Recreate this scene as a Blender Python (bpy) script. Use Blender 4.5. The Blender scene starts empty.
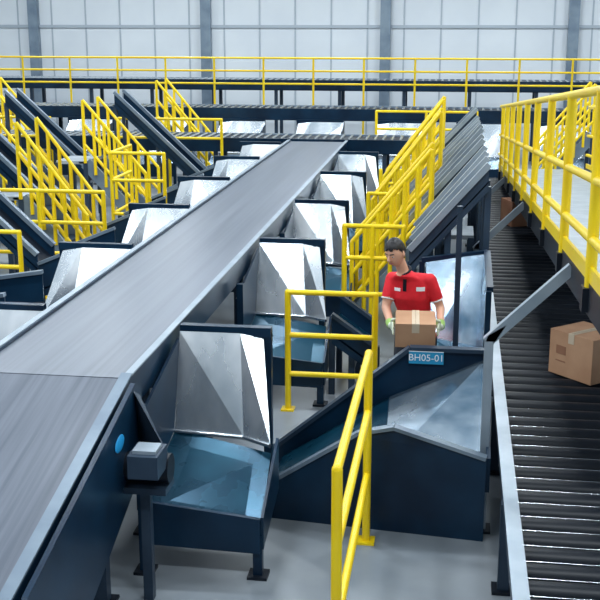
import bpy, math, random
from mathutils import Vector, Matrix
random.seed(4)
S=bpy.context.scene
CLOSE=False
try:
    S.view_settings.view_transform='Standard'
    S.view_settings.look='None'
    S.view_settings.exposure=0.0
except Exception: pass
V=Vector
# ------------------------------------------------ materials
def mat(name,col,metal=0.0,rough=0.5,col2=None,scale=(1,1,1),nscale=4.0,bump=0.0,rvar=0.0,emit=None,detail=4.0,lo=.35,hi=.65,spec=.5):
    m=bpy.data.materials.new(name); m.use_nodes=True
    nt=m.node_tree; b=nt.nodes['Principled BSDF']
    b.inputs['Base Color'].default_value=(*col,1); b.inputs['Metallic'].default_value=metal
    b.inputs['Roughness'].default_value=rough; b.inputs['Specular IOR Level'].default_value=spec
    if col2 or bump or rvar:
        tc=nt.nodes.new('ShaderNodeTexCoord'); mp=nt.nodes.new('ShaderNodeMapping')
        mp.inputs['Scale'].default_value=scale
        n=nt.nodes.new('ShaderNodeTexNoise'); n.inputs['Scale'].default_value=nscale; n.inputs['Detail'].default_value=detail
        nt.links.new(tc.outputs['Object'],mp.inputs[0]); nt.links.new(mp.outputs[0],n.inputs['Vector'])
        if col2:
            r=nt.nodes.new('ShaderNodeValToRGB')
            r.color_ramp.elements[0].position=lo; r.color_ramp.elements[1].position=hi
            r.color_ramp.elements[0].color=(*col,1); r.color_ramp.elements[1].color=(*col2,1)
            nt.links.new(n.outputs['Fac'],r.inputs[0]); nt.links.new(r.outputs[0],b.inputs['Base Color'])
        if rvar:
            mr=nt.nodes.new('ShaderNodeMapRange')
            mr.inputs['To Min'].default_value=max(.03,rough-rvar); mr.inputs['To Max'].default_value=rough+rvar
            nt.links.new(n.outputs['Fac'],mr.inputs[0]); nt.links.new(mr.outputs[0],b.inputs['Roughness'])
        if bump:
            bp=nt.nodes.new('ShaderNodeBump'); bp.inputs['Strength'].default_value=bump; bp.inputs['Distance'].default_value=.03
            nt.links.new(n.outputs['Fac'],bp.inputs['Height']); nt.links.new(bp.outputs[0],b.inputs['Normal'])
    if emit:
        b.inputs['Emission Color'].default_value=(*col,1); b.inputs['Emission Strength'].default_value=emit
    return m
BELT=mat('belt_rubber',(.095,.112,.145),0,.32,col2=(.15,.17,.21),scale=(9,.12,1),nscale=2.5,rvar=.06)
NAVY=mat('navy_painted_steel',(.003,.014,.034),0,.30,col2=(.006,.030,.065),nscale=2,spec=.28)
DARK=mat('dark_steel',(.006,.010,.018),0,.45,spec=.3)
GREY=mat('blue_grey_painted_steel',(.14,.19,.25),.2,.35,col2=(.21,.27,.33),nscale=3)
LGREY=mat('light_steel_paint',(.26,.32,.38),.3,.35,col2=(.36,.42,.48),nscale=3)
SLATE=mat('slate_frame_paint',(.022,.040,.068),.1,.38,col2=(.035,.058,.092),nscale=3,spec=.35)
SILVER=mat('galvanised_sheet',(.55,.62,.68),.80,.27,col2=(.90,.93,.96),nscale=2.4,rvar=.10,bump=.35,scale=(1,1,.45))
BLUESH=mat('blue_grey_sheet',(.14,.25,.36),.85,.26,col2=(.55,.64,.72),nscale=2.2,rvar=.08,bump=.25)
TEAL=mat('teal_sheet',(.003,.035,.07),.5,.28,col2=(.010,.085,.14),nscale=1.8,rvar=.1)
YEL=mat('safety_yellow_paint',(.92,.62,.004),0,.33,col2=(.96,.70,.01),nscale=2)
CONC=mat('grey_concrete',(.20,.23,.26),0,.35,col2=(.30,.33,.36),nscale=1.2,rvar=.1)
WALLM=mat('pale_wall_panel',(.62,.66,.70),0,.7,col2=(.68,.72,.75),nscale=.6)
WALLD=mat('wall_seam',(.38,.43,.48),0,.7)
ROLL=mat('roller_rubber',(.007,.010,.016),0,.45,spec=.35)
CHROME=mat('bright_steel',(.62,.66,.7),.95,.25)
DECK=mat('deck_plate',(.30,.35,.40),.3,.4,col2=(.42,.47,.52),nscale=5)
CARD=mat('cardboard',(.42,.22,.12),0,.8,col2=(.54,.31,.18),nscale=3)
CARDD=mat('cardboard_dark',(.26,.11,.06),0,.8,col2=(.33,.16,.09),nscale=3)
TAPE=mat('packing_tape',(.62,.50,.36),0,.3)
RED=mat('red_polo',(.66,.008,.018),0,.75,col2=(.84,.015,.03),nscale=9,bump=.2)
SKIN=mat('skin',(.74,.39,.26),0,.5)
HAIR=mat('black_hair',(.010,.008,.009),0,.4)
TROU=mat('dark_trousers',(.02,.024,.035),0,.8)
GLOVE=mat('work_glove',(.72,.78,.60),0,.8)
CUFF=mat('glove_cuff_green',(.35,.55,.15),0,.8)
WHITE=mat('white_cloth',(.85,.85,.86),0,.7)
EYE=mat('eye_white',(.8,.8,.8),0,.3)
LIP=mat('lips',(.42,.14,.12),0,.5)
SIGNB=mat('sign_blue',(.02,.28,.50),0,.35)
MARKB=mat('mark_blue',(.02,.35,.75),0,.4)
ADDED_LAMP=mat('added_lamp_diffuser',(1,1,1),0,.5,emit=4)  # glowing face of the added overhead lamps
# ------------------------------------------------ mesh builder
class MB:
    def __init__(s): s.v=[];s.f=[];s.mi=[];s.sm=[];s.m=[]
    def _m(s,m):
        if m not in s.m: s.m.append(m)
        return s.m.index(m)
    def add(s,vs,fs,m,smooth=False):
        o=len(s.v); s.v+= [tuple(a) for a in vs]; k=s._m(m)
        for f in fs: s.f.append([i+o for i in f]); s.mi.append(k); s.sm.append(smooth)
    def box(s,c,d,m,R=None):
        c=V(c);x,y,z=d[0]/2,d[1]/2,d[2]/2
        vs=[V((i*x,j*y,k*z)) for i in(-1,1) for j in(-1,1) for k in(-1,1)]
        if R: vs=[R@a for a in vs]
        s.add([a+c for a in vs],[(0,1,3,2),(4,6,7,5),(0,4,5,1),(2,3,7,6),(0,2,6,4),(1,5,7,3)],m)
    def beam(s,a,b,w,h,m):
        a=V(a);b=V(b);d=(b-a);L=d.length;d.normalize()
        sd=d.cross(V((0,0,1)))
        if sd.length<.01: sd=V((1,0,0))
        sd.normalize();up=sd.cross(d)
        R=Matrix((sd,d,up)).transposed()
        s.box((a+b)/2,(w,L,h),m,R)
    def tube(s,a,b,r,m,n=10,r2=None):
        a=V(a);b=V(b);d=(b-a).normalized();r2=r if r2 is None else r2
        x=d.orthogonal().normalized();y=d.cross(x)
        vs=[]
        for p,rr in((a,r),(b,r2)):
            for i in range(n):
                t=2*math.pi*i/n; vs.append(p+x*math.cos(t)*rr+y*math.sin(t)*rr)
        s.add(vs,[(i,(i+1)%n,n+(i+1)%n,n+i) for i in range(n)],m,True)
        s.add(vs,[tuple(range(n))[::-1],tuple(range(n,2*n))],m)
    def ball(s,c,r,m,n=10,sc=(1,1,1),R=None):
        c=V(c);vs=[];fs=[];k=n//2+1
        for i in range(k+1):
            ph=math.pi*i/k
            for j in range(n):
                t=2*math.pi*j/n
                p=V((math.sin(ph)*math.cos(t)*sc[0],math.sin(ph)*math.sin(t)*sc[1],math.cos(ph)*sc[2]))*r
                if R: p=R@p
                vs.append(c+p)
        for i in range(k):
            for j in range(n):
                fs.append((i*n+j,(i+1)*n+j,(i+1)*n+(j+1)%n,i*n+(j+1)%n))
        s.add(vs,fs,m,True)
    def plate(s,pts,t,m):
        pts=[V(p) for p in pts];t=V(t);n=len(pts)
        vs=pts+[p+t for p in pts]
        fs=[tuple(range(n)),tuple(range(n,2*n))[::-1]]+[(i,i+n,(i+1)%n+n,(i+1)%n) for i in range(n)]
        s.add(vs,fs,m)
    def obj(s,name,parent=None,bevel=0):
        me=bpy.data.meshes.new(name); me.from_pydata(s.v,[],s.f)
        for m in s.m: me.materials.append(m)
        for p,k,sm in zip(me.polygons,s.mi,s.sm): p.material_index=k; p.use_smooth=sm
        me.validate(); me.update()
        import bmesh
        bm=bmesh.new(); bm.from_mesh(me)
        bmesh.ops.recalc_face_normals(bm,faces=bm.faces); bm.to_mesh(me); bm.free()
        o=bpy.data.objects.new(name,me); S.collection.objects.link(o)
        if parent: o.parent=parent
        if bevel:
            b=o.modifiers.new('bevel','BEVEL'); b.width=bevel; b.segments=2; b.limit_method='ANGLE'
        return o
# ------------------------------------------------ shell
m=MB(); m.box((-3,13,-.05),(22,36,.1),CONC); m.obj('floor')
m=MB(); m.box((-3,31.1,3.5),(22,.2,7),WALLM)
for i in range(22): m.box((-13.5+i,30.99,3.5),(.04,.02,7),WALLD)
m.box((-3,30.97,3.3),(22,.04,.08),WALLD)
for i in range(5): m.box((-12+i*5,30.9,3.5),(.28,.2,7),GREY)
m.obj('wall_back')
m=MB(); m.box((-14.1,13,3.5),(.2,36,7),WALLM); m.obj('wall_left')
m=MB(); m.box((8.1,13,3.5),(.2,36,7),WALLM); m.obj('wall_right')
for yy in (3,9,15,21,27):  # unseen beams and lamp housings, added to carry the overhead lights
    m=MB(); m.box((-3,yy,6.8),(22,.18,.06),WALLM); m.box((-3,yy,6.5),(22,.18,.06),WALLM); m.box((-3,yy,6.65),(22,.03,.3),WALLM)
    for i in range(5):
        x=-11+i*4
        m.box((x,yy,6.42),(1.5,.35,.1),GREY); m.box((x,yy,6.36),(1.4,.28,.02),ADDED_LAMP)
    m.obj('added_beam_with_strip_lamps')
    for i in range(5):
        L=bpy.data.lights.new('added_strip_light','AREA'); L.shape='RECTANGLE'; L.size=1.4; L.size_y=.3; L.energy=145; L.color=(.86,.94,1)  # out-of-view area lights, added for soft highlights from above
        o=bpy.data.objects.new('added_strip_light',L); o.location=(-11+i*4,yy,6.33); S.collection.objects.link(o)
# ------------------------------------------------ main belt
XL,XR=-3.03,-2.03
m=MB()
Y0,Y1=6.4,20.3
m.box(((XL+XR)/2,(Y0+Y1)/2,1.285),(XR-XL,Y1-Y0,.03),BELT)
m.box(((XL+XR)/2,(Y0+Y1)/2,1.12),(XR-XL-.1,Y1-Y0-.1,.02),DARK)
for sx,x in((-1,XL-.02),(1,XR+.02)):
    m.box((x,(Y0+Y1)/2,1.2),(.04,Y1-Y0,.24),NAVY)
    m.box((x+sx*.015,(Y0+Y1)/2,1.325),(.05,Y1-Y0,.012),LGREY)
y=Y0+.5
while y<Y1:
    for x in(XL+.03,XR-.03):
        m.box((x,y,.54),(.08,.08,1.08),SLATE); m.box((x,y,.01),(.16,.16,.02),DARK)
    m.box(((XL+XR)/2,y,.5),(XR-XL,.05,.05),SLATE); m.box(((XL+XR)/2,y,1.08),(XR-XL,.06,.06),SLATE)
    m.tube((XL,y,1.18),(XR,y,1.18),.04,CHROME); y+=1.7
m.obj('belt_conveyor')
m=MB()
sl=.23
def zi(y): return 1.3-(6.4-y)*sl
YB=3.2
m.plate([(XL,6.39,zi(6.39)-.03),(XR,6.39,zi(6.39)-.03),(XR,YB,zi(YB)-.03),(XL,YB,zi(YB)-.03)],(0,0,.03),BELT)
m.tube((XL,YB,zi(YB)-.09),(XR,YB,zi(YB)-.09),.085,BELT,20)
m.tube((XL,6.37,1.2),(XR,6.37,1.2),.06,CHROME,14)
for x,s in((XL-.05,-1),(XR+.01,1)):
    m.plate([(x,6.36,.98),(x,6.36,1.34),(x,YB-.15,zi(YB)+.04),(x,YB-.15,zi(YB)-.30)],(.04,0,0),NAVY)
    m.plate([(x-.01,6.36,1.335),(x+.06,6.36,1.335),(x+.06,YB-.15,zi(YB)+.035),(x-.01,YB-.15,zi(YB)+.035)],(0,0,.014),GREY)
gx=XR+.10
m.plate([(gx,6.35,1.27),(gx,6.22,1.33),(gx,4.4,zi(4.4)+.05),(gx,3.6,.4),(gx,5.2,.35),(gx,6.35,.75)],(.03,0,0),NAVY)
m.plate([(gx,6.35,1.27),(gx,6.22,1.33),(gx+.25,6.05,1.0),(gx+.25,6.25,.8),(gx,6.35,.75)],(.0,-.02,0),SLATE)
m.ball((gx+.035,5.85,1.08),.09,MARKB,16,(.08,1.0,.55))
m.tube((gx,6.0,.88),(gx+.3,6.0,.88),.09,DARK,16); m.box((gx+.2,5.85,.98),(.18,.22,.14),SLATE); m.box((gx+.2,5.85,1.06),(.14,.14,.02),LGREY)
for y in(5.9,4.6,3.4):
    for x in(XL+.03,XR-.03):
        m.box((x,y,zi(y)/2-.08),(.08,.08,zi(y)-.16),SLATE); m.box((x,y,.01),(.16,.16,.02),DARK)
    m.box(((XL+XR)/2,y,.35),(XR-XL,.05,.05),SLATE)
m.box((gx+.14,6.0,.37),(.06,.06,.74),SLATE); m.box((gx+.14,6.0,.76),(.3,.2,.04),SLATE)
m.obj('inclined_belt_conveyor')
# cross conveyors at back
def cross(Y,z,xa,xb):
    m=MB()
    L=xb-xa; cx=(xa+xb)/2
    m.box((cx,Y+.45,z-.02),(L,.9,.04),DARK)
    for y in(Y,Y+.95): m.box((cx,y,z-.1),(L,.05,.26),NAVY if y==Y else GREY)
    x=xa+.4
    while x<xb: m.tube((x,Y+.05,z+.01),(x,Y+.9,z+.01),.03,CHROME,8); x+=.16
    x=xa+.6
    while x<xb:
        for y in(Y+.05,Y+.9): m.box((x,y,(z-.2)/2),(.08,.08,z-.2),SLATE)
        x+=1.6
    m.obj('roller_cross_conveyor')
cross(20.45,1.3,-13.1,.3)
cross(24.4,1.55,-13.1,7.3)
cross(27.6,2.0,-13.1,7.3)
# ------------------------------------------------ chutes
def hopper(Y,s,X0,W=.62,floor=TEAL,dy=1.15,out=1.0):
    X1=X0+s*W
    m=MB()
    zb=.62
    F=X1+s*.12
    mid=X0+s*W*.72
    m.plate([(X0,Y,1.3),(mid,Y,1.3),(mid+s*.07,Y-.28,zb),(X0,Y-.22,zb)],(0,.015,0),SILVER)
    m.plate([(mid,Y,1.3),(X1,Y-.02,1.27),(F,Y-.46,zb+.02),(mid+s*.07,Y-.28,zb)],(0,.015,0),SILVER)
    m.tube((X0,Y-.24,zb),(mid+s*.07,Y-.30,zb),.016,CHROME,8); m.tube((mid+s*.07,Y-.30,zb),(F,Y-.48,zb+.02),.016,CHROME,8)
    m.beam((X0,Y+.04,1.31),(X1+s*.05,Y+.04,1.31),.07,.07,NAVY)
    m.box(((X0+X1)/2,Y+.06,1.0),(W,.02,.6),NAVY)
    m.plate([(X0,Y-.2,zb),(F,Y-.44,zb-.05),(F+s*.05,Y-dy,.32),(X0,Y-dy,.42)],(0,0,-.02),floor)
    m.plate([(X0,Y,1.25),(X0,Y-.24,zb),(X0,Y-dy,.42),(X0,Y-dy,1.0)],(-s*.02,0,0),NAVY)
    m.plate([(F+s*.03,Y-.40,zb+.05),(F+s*.05,Y-dy,.42),(F+s*.05,Y-dy,.2),(F+s*.03,Y-.40,.3)],(s*.02,0,0),NAVY)
    m.plate([(X0,Y-dy,.5),(F+s*.05,Y-dy,.42),(F+s*.05,Y-dy,.18),(X0,Y-dy,.2)],(0,-.03,0),NAVY)
    for (x,y,h) in((X0+s*.03,Y-dy-.02,1.15),(X0+s*.03,Y+.05,1.3),(X1+s*.02,Y+.05,1.3),(F+s*.03,Y-dy+.02,.3)):
        m.box((x,y,h/2),(.06,.06,h),NAVY); m.box((x,y,.01),(.13,.13,.02),DARK)
    return m.obj('sorting_chute_hopper')
ST=[7.5,10.8,13.3,15.9,18.4]
for Y in ST: hopper(Y,1,-1.94)
for Y in [7.9,10.3,12.7,15.1,17.5,19.7]: hopper(Y,-1,-3.13,W=.7,floor=BLUESH)
for i in range(11): hopper(24.25,-1,-12.0+i*1.75+.8,W=1.0,floor=BLUESH)
def slide(name,xt,zt,xb,zb,y0,y1,wh,mf,mw,rim=None,legs=True,rw=.035):
    m=MB()
    m.plate([(xt,y0,zt),(xt,y1,zt),(xb,y1,zb),(xb,y0,zb)],(0,0,-.02),mf)
    for y in(y0,y1):
        m.plate([(xt,y,zt-.1),(xt,y,zt+wh),(xb,y,zb+wh),(xb,y,zb-.1)],(0,.03,0),mw)
        if rim: m.beam((xt,y+.015,zt+wh),(xb,y+.015,zb+wh),.07,rw,rim)
    if legs:
        for x,z in((xt,zt),(xb,zb),((xt+xb)/2,(zt+zb)/2)):
            for y in(y0+.05,y1-.02):
                m.box((x,y,(z-.06)/2),(.06,.06,max(.05,z-.06)),SLATE)
        m.beam(((xt+xb)/2,y0+.05,(zt+zb)/4),((xt+xb)/2,y1-.02,(zt+zb)/4),.04,.04,SLATE)
    return m.obj(name)
slide('discharge_chute',-1.10,.62,-.72,.35,9.95,10.7,.18,TEAL,NAVY,SLATE)
slide('discharge_chute',-4.05,.75,-6.6,.35,9.3,10.25,.3,DARK,NAVY,GREY)
for Y in [12.7,15.1,17.5,19.7]:
    slide('discharge_chute',-4.05,.75,-4.66,.5,Y-1.0,Y-.05,.3,BLUESH,NAVY,GREY)
slide('discharge_chute',-4.05,.75,-5.6,.45,7.0,8.0,.25,SILVER,NAVY,GREY)
for (Y,xa) in((11.9,-6.25),(12.75,-7.6),(14.55,-6.9),(14.6,-9.2),(17.0,-8.2),(18.9,-5.95),(17.0,-10.4),(18.6,-11.4),(19.0,-8.0)):
    slide('inclined_chute',xa,2.1,xa+1.5,.7,Y,Y+.55,.16,DARK,NAVY,GREY,rw=.05)
for (Y,xt,zt,xb,zb) in((10.75,.33,1.98,-.42,1.12),(11.75,.33,1.98,-.42,1.08),(13.3,.33,1.95,-.55,.95),(14.1,.33,2.0,-.6,.9),(15.8,.33,1.9,-.7,.8),(16.6,.33,1.9,-.7,.8),(18.6,.33,1.9,-.7,.8)):
    slide('inclined_chute',xt,zt,xb,zb,Y,Y+.52,.16,DARK,SLATE,LGREY,rw=.06)
m=MB()
m.plate([(.30,10.3,1.35),(-.25,10.35,1.25),(-.15,10.0,.6),(.25,9.95,.55)],(0,.02,0),BLUESH)
m.plate([(.30,10.3,1.35),(.33,9.5,1.2),(.28,9.4,.5),(.25,9.95,.55)],(.02,0,0),BLUESH)
m.plate([(-.15,10.0,.6),(.25,9.95,.55),(.28,9.4,.5),(-.1,9.5,.45)],(0,0,-.02),TEAL)
m.beam((.33,10.33,1.36),(-.28,10.38,1.26),.06,.05,NAVY); m.beam((.33,10.33,1.36),(.34,9.47,1.21),.06,.05,NAVY)
for x,y,h in((.33,9.45,1.2),(.33,10.33,1.35),(-.28,10.38,1.25),(-.1,9.5,.45)): m.box((x,y,h/2),(.05,.05,h),NAVY)
m.box((.06,9.72,.95),(.05,.05,1.9),SLATE)
m.obj('sorting_chute_hopper')
# ---- signed chute
m=MB()
m.plate([(.28,8.3,1.0),(-.30,8.3,1.0),(-1.42,8.22,.10),(-1.42,8.22,.0),(-1.12,8.24,.0),(-.3,8.3,.40),(.28,8.3,.5)],(0,.04,0),NAVY)
m.beam((.28,8.31,1.0),(-.30,8.31,1.0),.08,.03,SLATE); m.beam((-.30,8.31,1.0),(-1.42,8.23,.10),.08,.03,SLATE)
m.plate([(.28,8.3,.93),(-.45,8.28,.60),(-.42,7.22,.46),(.28,7.15,.50)],(0,0,-.015),BLUESH)
m.plate([(-.45,8.28,.60),(-1.30,8.2,.08),(-1.30,7.3,.05),(-.42,7.22,.46)],(0,0,-.015),TEAL)
m.plate([(.28,7.1,.60),(-.35,7.18,.76),(-.60,7.2,.70),(-1.36,7.28,.18),(-1.36,7.28,0),(.28,7.1,0)],(0,-.04,0),NAVY)
m.beam((.28,7.08,.61),(-.35,7.16,.77),.07,.025,GREY); m.beam((-.35,7.16,.77),(-.6,7.18,.71),.07,.025,GREY); m.beam((-.6,7.18,.71),(-1.36,7.26,.19),.07,.025,GREY)
m.plate([(.28,8.3,1.0),(.28,7.1,.60),(.28,7.1,.35),(.28,8.3,.5)],(.03,0,0),NAVY)
m.box((.25,8.34,.25),(.05,.05,.5),SLATE); m.box((-.5,8.33,.14),(.05,.05,.28),SLATE)
chute=m.obj('sorting_chute')
m=MB(); m.box((-.17,8.275,.935),(.27,.012,.10),SIGNB); m.box((-.17,8.270,.985),(.27,.004,.006),WHITE)
plate=m.obj('sign_plate',chute)
tx=bpy.data.curves.new('sign_text','FONT'); tx.body='BH05-01'; tx.size=.077; tx.align_x='CENTER'; tx.align_y='CENTER'; tx.extrude=.001
to=bpy.data.objects.new('sign_text',tx); to.location=(-.17,8.266,.934); to.rotation_euler=(math.pi/2,0,0); tx.materials.append(WHITE)
S.collection.objects.link(to); to.parent=chute
# ------------------------------------------------ roller conveyor
m=MB()
ra,rb=.42,1.50
yS=4.3
y=yS+.1
while y<20:
    m.tube((ra,y,.69),(rb,y,.69),.062,ROLL,14)
    m.tube((ra+.005,y+.092,.720),(rb,y+.092,.720),.004,CHROME,6); y+=.184
Lc=20.05-yS; cy=(20.05+yS)/2
for x in(ra-.03,rb+.03):
    m.box((x,cy,.68),(.05,Lc,.20),SLATE); m.box((x,cy,.785),(.085,Lc,.012),LGREY)
y=yS+.2
while y<20:
    for x in(ra-.03,rb+.03): m.box((x,y,.3),(.07,.07,.6),SLATE); m.box((x,y,.01),(.14,.14,.02),DARK)
    m.box(((ra+rb)/2,y,.25),(rb-ra,.05,.05),SLATE); y+=1.9
m.box(((ra+rb)/2,cy,.59),(rb-ra,Lc-.2,.02),DARK)
m.obj('roller_conveyor')
# ------------------------------------------------ walkway
def zw(y): return 2.02-.082*(y-6.33)
m=MB()
xa,xb=.82,2.3; ya,yb=5.6,20.2
def pl(x0,x1,dz0,dz1,mm):
    m.plate([(x0,ya,zw(ya)+dz0),(x1,ya,zw(ya)+dz0),(x1,yb,zw(yb)+dz0),(x0,yb,zw(yb)+dz0)],(0,0,dz1-dz0),mm)
pl(xa,xb,-.04,0,DECK); pl(xa-.04,xa,-.17,.03,DARK); pl(xb,xb+.04,-.17,.03,DARK)
for x in(xa-.03,xb+.03):
    y=6.3
    ys=[]
    while y<yb: ys.append(y); y+=1.62
    for y in ys: m.tube((x,y,zw(y)-.15),(x,y,zw(y)+1.1),.034,YEL); m.box((x,y,zw(y)-.08),(.09,.1,.14),DARK)
    for h,r in((1.1,.03),(.60,.028),(.26,.028)):
        m.tube((x,ya,zw(ya)+h),(x,yb,zw(yb)+h),r,YEL)
    m.plate([(x-.012,ya,zw(ya)+.02),(x+.012,ya,zw(ya)+.02),(x+.012,yb,zw(yb)+.02),(x-.012,yb,zw(yb)+.02)],(0,0,.09),YEL)
y=6.8
while y<yb:
    for x in(1.66,xb-.05): m.box((x,y,(zw(y)-.04)/2),(.09,.09,zw(y)-.04),SLATE)
    m.beam((xa,y,zw(y)-.1),(xb,y,zw(y)-.1),.08,.12,SLATE); y+=2.6
m.obj('elevated_walkway')
for Y in(7.25,12.45,17.4):
    m=MB(); z1=zw(Y)-.03
    zt=z1-.52
    m.box((.27,Y,zt/2),(.06,.07,zt),LGREY); m.box((.27,Y,.01),(.13,.14,.02),DARK)
    m.beam((.255,Y,zt-.01),(.79,Y,z1),.06,.07,LGREY); m.plate([(.24,Y-.03,zt-.02),(.30,Y-.03,zt-.02),(.38,Y-.03,zt+.12),(.26,Y-.03,zt+.04)],(0,.06,0),LGREY)
    m.obj('walkway_support_frame')
# ------------------------------------------------ railings
def railing(pts,h=1.1,rails=(1.1,.75,.4),r=.028,post=True):
    m=MB()
    for p in pts:
        p=V(p); m.tube(p,p+V((0,0,h)),r,YEL); m.box(p+V((0,0,.008)),(.12,.12,.016),YEL); m.ball(p+V((0,0,h)),r,YEL,8)
    for a,b in zip(pts[:-1],pts[1:]):
        for hh in rails: m.tube(V(a)+V((0,0,hh)),V(b)+V((0,0,hh)),r*.9,YEL)
    return m.obj('safety_railing')
railing([(-1.45,9.5,0),(-.66,9.5,0)],1.12,(1.12,.72,.35))
railing([(-.52,6.95,0),(-.52,5.0,0)],1.36,(1.36,.95,.5),.028)
railing([(-1.15,11.6,0),(-.85,11.6,0),(-.52,11.6,0)],1.35,(1.35,1.0,.6))
railing([(-1.1,14.2,0),(-.72,14.2,0)],1.3,(1.3,.9))
railing([(-1.1,16.5,0),(-.8,16.5,0)],1.3)
railing([(-4.78,11.5,0),(-5.7,11.5,0),(-6.6,11.5,0)],1.2,(1.2,.8,.4))
railing([(-4.35,13.2,0),(-5.2,13.2,0),(-6.05,13.2,0)],1.4,(1.4,1.0,.6))
railing([(-4.2,15.6,0),(-5.0,15.6,0),(-5.0,16.6,0)],1.6,(1.6,1.2,.7))
railing([(-4.3,20.1,0),(-5.3,20.1,0),(-6.3,20.1,0)],1.7,(1.7,1.35))
railing([(-7.6,20.1,0),(-8.6,20.1,0),(-9.6,20.1,0),(-10.6,20.1,0)],1.7,(1.7,1.35))
railing([(-1.6,22.4,0),(-.6,22.4,0),(.4,22.4,0)],1.7,(1.7,1.35))
railing([(-13.0+i*1.2,26.4,0) for i in range(17)],2.6,(2.6,2.3,2.0),.026)
# ------------------------------------------------ stairs
def stair(x0,z0,x1,z1,y0,y1,base=0,nrail=3,hr=1.0,N=6):
    m=MB(); s=1 if x1>x0 else -1
    for y in(y0,y1): m.beam((x0,y,z0+.05),(x1,y,z1),.05,.2,GREY)
    n=max(3,int((z1-z0)/.19))
    for i in range(1,n+1):
        t=i/n; m.box((x0+(x1-x0)*t,(y0+y1)/2,z0+(z1-z0)*t),(.24,y1-y0,.03),SLATE)
    for y in(y0-.03,y1+.03):
        for i in range(N+1):
            t=i/N; x=x0+(x1-x0)*t; z=z0+(z1-z0)*t
            m.tube((x,y,z),(x,y,z+hr),.026,YEL)
        for h in (hr,hr*.62,hr*.3)[:nrail]:
            m.tube((x0,y,z0+h),(x1,y,z1+h),.026,YEL)
    xe=x1+s*.50
    m.box(((x1+xe)/2,(y0+y1)/2,z1),(.50,y1-y0,.05),DECK)
    for y in(y0,y1):
        m.box((xe-s*.03,y,z1/2),(.07,.07,z1),SLATE); m.box((x1,y,z1/2),(.07,.07,z1),SLATE)
    return m.obj('steel_staircase')
stair(-1.15,.0,-.26,1.08,12.5,13.1)
stair(-1.1,.1,-.2,1.3,14.95,15.55)
stair(-1.1,.1,-.2,1.3,17.3,17.95)
stair(-4.75,0,-5.65,1.2,13.75,14.4)
stair(-4.9,.1,-5.9,1.25,17.1,17.8)
stair(-6.6,.1,-7.55,1.3,16.2,16.85)
stair(-8.6,.1,-9.6,1.3,18.1,18.75)
stair(-5.0,.1,-6.0,1.3,21.9,22.6)
stair(-8.6,.1,-9.6,1.3,21.9,22.6)
stair(1.6,.1,2.6,1.3,21.9,22.6)
# ------------------------------------------------ boxes
def carton(c,d,rz,flaps=False,lab=True,rx=0,name='cardboard_box',mm=CARD):
    m=MB(); x,y,z=d[0]/2,d[1]/2,d[2]/2
    m.box((0,0,0),d,mm)
    m.box((0,0,z+.001),(.06,d[1]+.004,.003),TAPE); m.box((0,-y-.001,z-.04),(.06,.003,.08),TAPE); m.box((0,y+.001,z-.04),(.06,.003,.08),TAPE)
    m.box((0,.0,z+.0005),(.006,d[1],.004),CARDD)
    if lab:
        m.box((x+.001,.0,.02),(.003,.10,.09),CARDD); m.box((-x*.45,-y-.001,.03),(.1,.003,.07),CARDD); m.box((-x*.45,-y-.002,-.06),(.1,.003,.012),CARDD)
    o=m.obj(name,None,.004)
    o.location=c; o.rotation_euler=(rx,0,rz); return o
carton((1.09,8.60,.753+.18),(.44,.38,.36),math.radians(-48))
carton((.92,15.3,.753+.17),(.42,.40,.34),math.radians(20),mm=CARDD)
# ------------------------------------------------ worker
wk=bpy.data.objects.new('warehouse_worker',None); S.collection.objects.link(wk)
def loft(m,rings,mt,n=20):
    vs=[];fs=[]
    for c,a,b in rings:
        for i in range(n):
            t=2*math.pi*i/n; ct,st=math.cos(t),math.sin(t)
            e=.82
            vs.append(V(c)+V(a)*(abs(ct)**e*(1 if ct>=0 else -1))+V(b)*(abs(st)**e*(1 if st>=0 else -1)))
    for k in range(len(rings)-1):
        for i in range(n): fs.append((k*n+i,k*n+(i+1)%n,(k+1)*n+(i+1)%n,(k+1)*n+i))
    fs.append(tuple(range(n))[::-1]); fs.append(tuple(range((len(rings)-1)*n,len(rings)*n)))
    m.add(vs,fs,mt,True)
def caps(m,a,b,ra,rb,mt):
    m.tube(a,b,ra,mt,14,rb); m.ball(a,ra,mt,14); m.ball(b,rb,mt,14)
def remesh(mb,name,vox,parent,it=3):
    o=mb.obj(name+'_src')
    r=o.modifiers.new('r','REMESH'); r.mode='VOXEL'; r.voxel_size=vox; r.use_smooth_shade=True
    sm=o.modifiers.new('s','SMOOTH'); sm.factor=.5; sm.iterations=it
    dg=bpy.context.evaluated_depsgraph_get(); dg.update()
    me=bpy.data.meshes.new_from_object(o.evaluated_get(dg)); me.name=name
    bpy.data.objects.remove(o)
    q=bpy.data.objects.new(name,me); S.collection.objects.link(q); q.parent=parent
    for p in me.polygons: p.use_smooth=True
    return q
fw=V((-.2,-.97,0)).normalized()
ax=V((.97,-.2,.02)).normalized()
pel=V((-.28,9.05,.93)); ch=V((-.325,8.96,1.30)); nb=V((-.375,8.89,1.475)); hc=V((-.455,8.80,1.655))
shL=V((-.172,8.92,1.405)); shR=V((-.485,8.97,1.40))
elL=V((-.078,8.93,1.17)); elR=V((-.530,8.90,1.17))
wrL=V((-.070,8.70,1.075)); wrR=V((-.475,8.70,1.07))
b=MB()
loft(b,[(pel+V((0,0,-.08)),ax*.15,fw*.105),(pel,ax*.162,fw*.12),(pel+V((-.01,-.02,.1)),ax*.143,fw*.110),(pel+V((-.02,-.04,.2)),ax*.143,fw*.108),
        (ch+V((0,0,-.05)),ax*.160,fw*.118),(ch+V((0,0,.05)),ax*.168,fw*.112),(ch+V((-.02,-.02,.11)),ax*.150,fw*.092),(nb+V((0,0,-.025)),ax*.095,fw*.072),(nb+V((0,0,.01)),ax*.056,fw*.056)],RED)
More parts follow.
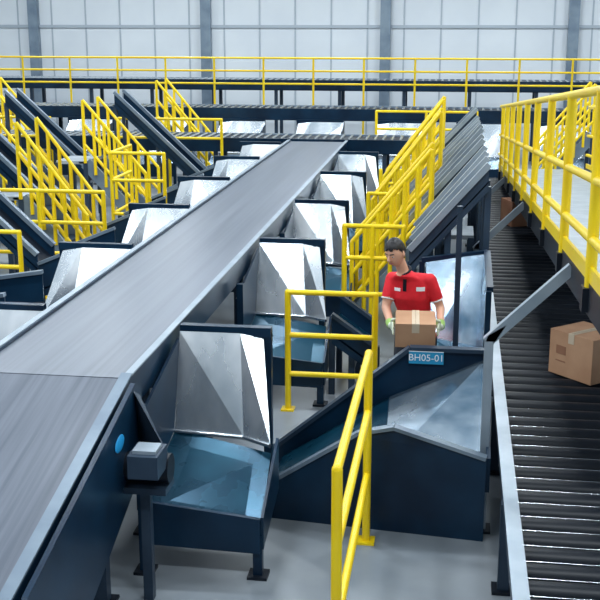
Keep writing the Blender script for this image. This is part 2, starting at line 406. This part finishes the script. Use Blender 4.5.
caps(b,nb+V((0,.01,-.04)),hc+V((.02,.03,-.04)),.050,.046,RED)
for sh,el,wr in((shL,elL,wrL),(shR,elR,wrR)):
    caps(b,nb+V((0,.02,-.05)),sh,.052,.055,RED)
    caps(b,sh,sh.lerp(el,.62),.058,.056,RED)
    caps(b,sh.lerp(el,.4),el,.043,.038,RED)
    caps(b,el,wr,.039,.028,RED)
hipL=pel+ax*.09+V((0,0,-.05)); hipR=pel-ax*.09+V((0,0,-.05))
knL=V((-.17,9.0,.50)); knR=V((-.40,8.98,.50)); anL=V((-.15,9.09,.09)); anR=V((-.42,9.10,.09))
for h,k,a in((hipL,knL,anL),(hipR,knR,anR)):
    caps(b,h,k,.095,.068,RED); caps(b,k,a,.070,.052,RED)
    caps(b,a+V((0,.03,-.045)),a+V((-.02,-.16,-.05)),.042,.038,RED)
body=remesh(b,'body',.010,wk)
me=body.data; me.materials.clear()
for mm in(RED,SKIN,TROU,DARK): me.materials.append(mm)
def segd(p,a,b_):
    d=b_-a; t=max(0,min(1,(p-a).dot(d)/d.length_squared)); return (p-(a+d*t)).length,t
nd=(hc-nb).normalized()
for p in me.polygons:
    c=V(p.center); k=0
    if c.z<.115: k=3
    elif c.z<.90 : k=2
    up=[segd(c,sh,el) for sh,el in((shL,elL),(shR,elR))]
    lo=[segd(c,el,wr) for el,wr in((elL,wrL),(elR,wrR))]
    for (du,tu),(dl,tl) in zip(up,lo):
        if c.z>.95:
            if dl<.06 and dl<=du+.004: k=1
            elif du<.052 and tu>.66: k=1
    if (c-nb).dot(nd)>.022 and segd(c,nb,hc)[0]<.075: k=1
    p.material_index=k
m=MB()
def ring(c,d,r,tr,mt,sx=1.0):
    d=d.normalized();x=d.orthogonal().normalized();y=d.cross(x);n=20
    pts=[c+x*math.cos(2*math.pi*i/n)*r+y*math.sin(2*math.pi*i/n)*r for i in range(n)]
    for i in range(n): m.tube(pts[i],pts[(i+1)%n],tr,mt,6)
ring(nb+nd*.020,nd,.054,.010,DARK)
for sh,el in((shL,elL),(shR,elR)): ring(sh.lerp(el,.70),el-sh,.052,.006,WHITE)
m.obj('polo_trim',wk)
def mark(name,cx,cz,w,h,mt,thick=.003):
    dg=bpy.context.evaluated_depsgraph_get(); dg.update()
    mm=MB(); N=6; vs=[]
    for j in range(3):
        for i in range(N+1):
            x=cx-w/2+w*i/N; z=cz-h/2+h*j/2
            ok,loc,nrm,idx=body.ray_cast(V((x,8.3,z)),V((0,1,0)))
            vs.append(loc+nrm*thick if ok else V((x,8.85,z)))
    fs=[(j*(N+1)+i,j*(N+1)+i+1,(j+1)*(N+1)+i+1,(j+1)*(N+1)+i) for j in range(2) for i in range(N)]
    mm.add(vs,fs,mt,True); mm.obj(name,wk)
mark('chest_patch',-.245,1.345,.07,.035,WHITE); mark('chest_mark',-.435,1.33,.05,.028,WHITE)
mark('polo_placket',-.375,1.375,.03,.11,DARK)
# head
Fd=V((-.50,-.80,-.28)).normalized(); Rt=Fd.cross(V((-.14,-.12,1))).normalized(); Up=Rt.cross(Fd)
HR=Matrix((Rt,Fd,Up)).transposed()
def hp(x,y,z): return hc+HR@V((x,y,z))
m=MB()
def headv(th,ph,k=1.0):
    x=math.sin(ph)*math.cos(th);y=math.sin(ph)*math.sin(th);z=math.cos(ph)
    X=x*.076*k;Y=y*.094*k;Z=z*.115*k
    if z<0:
        X*=1-.34*(-z)**1.3; 
        if Y>0: Y*=1-.05*(-z)
        else: Y*=1-.45*(-z)
    if y>.5: Y*=.97
    if y>.3 and abs(z+.05)<.2: Y-=.004*(1-abs(z+.05)/.2)*(1 if abs(x)>.15 else 0)
    return (X,Y,Z)
n,k=36,24; vs=[];fs=[]
for i in range(k+1):
    for j in range(n): vs.append(hp(*headv(2*math.pi*j/n,math.pi*i/k)))
for i in range(k):
    for j in range(n): fs.append((i*n+j,(i+1)*n+j,(i+1)*n+(j+1)%n,i*n+(j+1)%n))
m.add(vs,fs,SKIN,True)
m.tube(hp(0,.086,.012),hp(0,.108,-.022),.007,SKIN,10,.013); m.ball(hp(0,.103,-.024),.0135,SKIN,10)
for s in(-1,1):
    m.ball(hp(s*.010,.096,-.026),.008,SKIN,8)
    m.ball(hp(s*.030,.078,.003),.011,EYE,12,(1.15,.6,.48),HR); m.ball(hp(s*.030,.0840,.001),.0045,HAIR,8)
    m.tube(hp(s*.019,.085,.009),hp(s*.042,.078,.008),.003,SKIN,8)
    m.tube(hp(s*.014,.092,.025),hp(s*.046,.078,.026),.0042,HAIR,8)
    m.ball(hp(s*.076,-.004,-.004),.028,SKIN,12,(.32,.62,1.05),HR)
m.tube(hp(-.021,.084,-.056),hp(.021,.084,-.056),.005,LIP,8); m.tube(hp(-.014,.085,-.063),hp(.014,.085,-.063),.005,LIP,8)
m.obj('head',wk)
m=MB(); n,k=60,44; vs=[];fs=[]
for i in range(k+1):
    for j in range(n):
        th=2*math.pi*j/n; ph=math.pi*i/k; z=math.cos(ph)
        wob=1.05+.014*math.sin(th*7+ph*3)*math.sin(ph)+.010*math.sin(th*13+ph*5)*math.sin(ph)+.09*max(0,z)**1.2
        vs.append(hp(*headv(th,ph,wob)))
for i in range(k):
    for j in range(n):
        th=2*math.pi*(j+.5)/n; ph=math.pi*(i+.5)/k; z=math.cos(ph); y=math.sin(th)*math.sin(ph)
        lim=.47+.05*math.sin(th*9) if y>.40 else (.47-(.40-y)*1.15)
        lim=max(lim,-.50)
        if z>lim: fs.append((i*n+j,(i+1)*n+j,(i+1)*n+(j+1)%n,i*n+(j+1)%n))
m.add(vs,fs,HAIR,True)
ho=m.obj('hair',wk); so=ho.modifiers.new('s','SOLIDIFY'); so.thickness=.008; so.offset=-1
bc=V((-.27,8.56,1.085)); bd=(.32,.24,.21)
cb=carton(bc,bd,math.radians(3),lab=False,rx=math.radians(12)); cb.name='carried_cardboard_box'
def hand(name,wr,s):
    m=MB(); face=bc.x+s*(bd[0]/2+.016)
    nrm=V((-s,0,0)); d=V((0,-.93,-.30)).normalized(); upv=V((0,-.30,.93))
    pc=V((face+s*.006,8.63,1.085))
    caps(m,wr,wr.lerp(pc,.45),.030,.028,GLOVE)
    lens=(.068,.078,.073,.056)
    for i,L in enumerate(lens):
        off=upv*(.034-.0235*i)
        kn=pc+off*.9+d*.012
        caps(m,wr.lerp(pc,.5)+off*.55,kn,.0165,.0115,GLOVE)
        p=kn;dd=(d+upv*(.10-.07*i)).normalized()
        for j,fr_ in enumerate((.45,.32,.23)):
            q=p+dd*L*fr_
            caps(m,p,q,.0094-.0008*j,.0086-.0008*j,GLOVE); p=q
            dd=(dd+nrm*(.12+.1*j)).normalized()
    t0=wr.lerp(pc,.55)+upv*.025; t1=t0+upv*.040+d*.012; t2=t1+upv*.018+nrm*.028+d*.012; t3=t2+nrm*.022+d*.010
    caps(m,t0,t1,.015,.0115,GLOVE); caps(m,t1,t2,.0115,.0105,GLOVE); caps(m,t2,t3,.0105,.009,GLOVE)
    o=remesh(m,name,.0035,wk,1); o.data.materials.clear(); o.data.materials.append(GLOVE)
hand('hand_left',wrL,1); hand('hand_right',wrR,-1)
m=MB()
for el,wr in((elL,wrL),(elR,wrR)):
    m.tube(el.lerp(wr,.80),wr+(wr-el).normalized()*.01,.037,CUFF,16,.034)
m.obj('glove_cuffs',wk)
# ------------------------------------------------ world, camera
w=bpy.data.worlds.new('World'); S.world=w; w.use_nodes=True
bg=w.node_tree.nodes['Background']; bg.inputs[0].default_value=(.70,.86,1,1); bg.inputs[1].default_value=.34
th=math.atan(281/1100); ps=math.atan(160/1100*math.cos(th))
R=V((math.cos(ps),math.sin(ps),0)); F=V((-math.sin(ps)*math.cos(th),math.cos(ps)*math.cos(th),-math.sin(th))); U=R.cross(F)
cam=bpy.data.cameras.new('camera'); cam.sensor_width=36; cam.lens=66; cam.clip_end=200
co=bpy.data.objects.new('camera',cam); S.collection.objects.link(co)
M=Matrix((R,U,-F)).transposed().to_4x4(); M.translation=V((0,0,3.5)); co.matrix_world=M
if CLOSE:
    co.matrix_world=Matrix.Identity(4)
    co.location=(-.3,6.2,2.3); d=V((-.3,8.9,1.3))-V(co.location); co.rotation_euler=d.to_track_quat('-Z','Y').to_euler()
S.camera=co
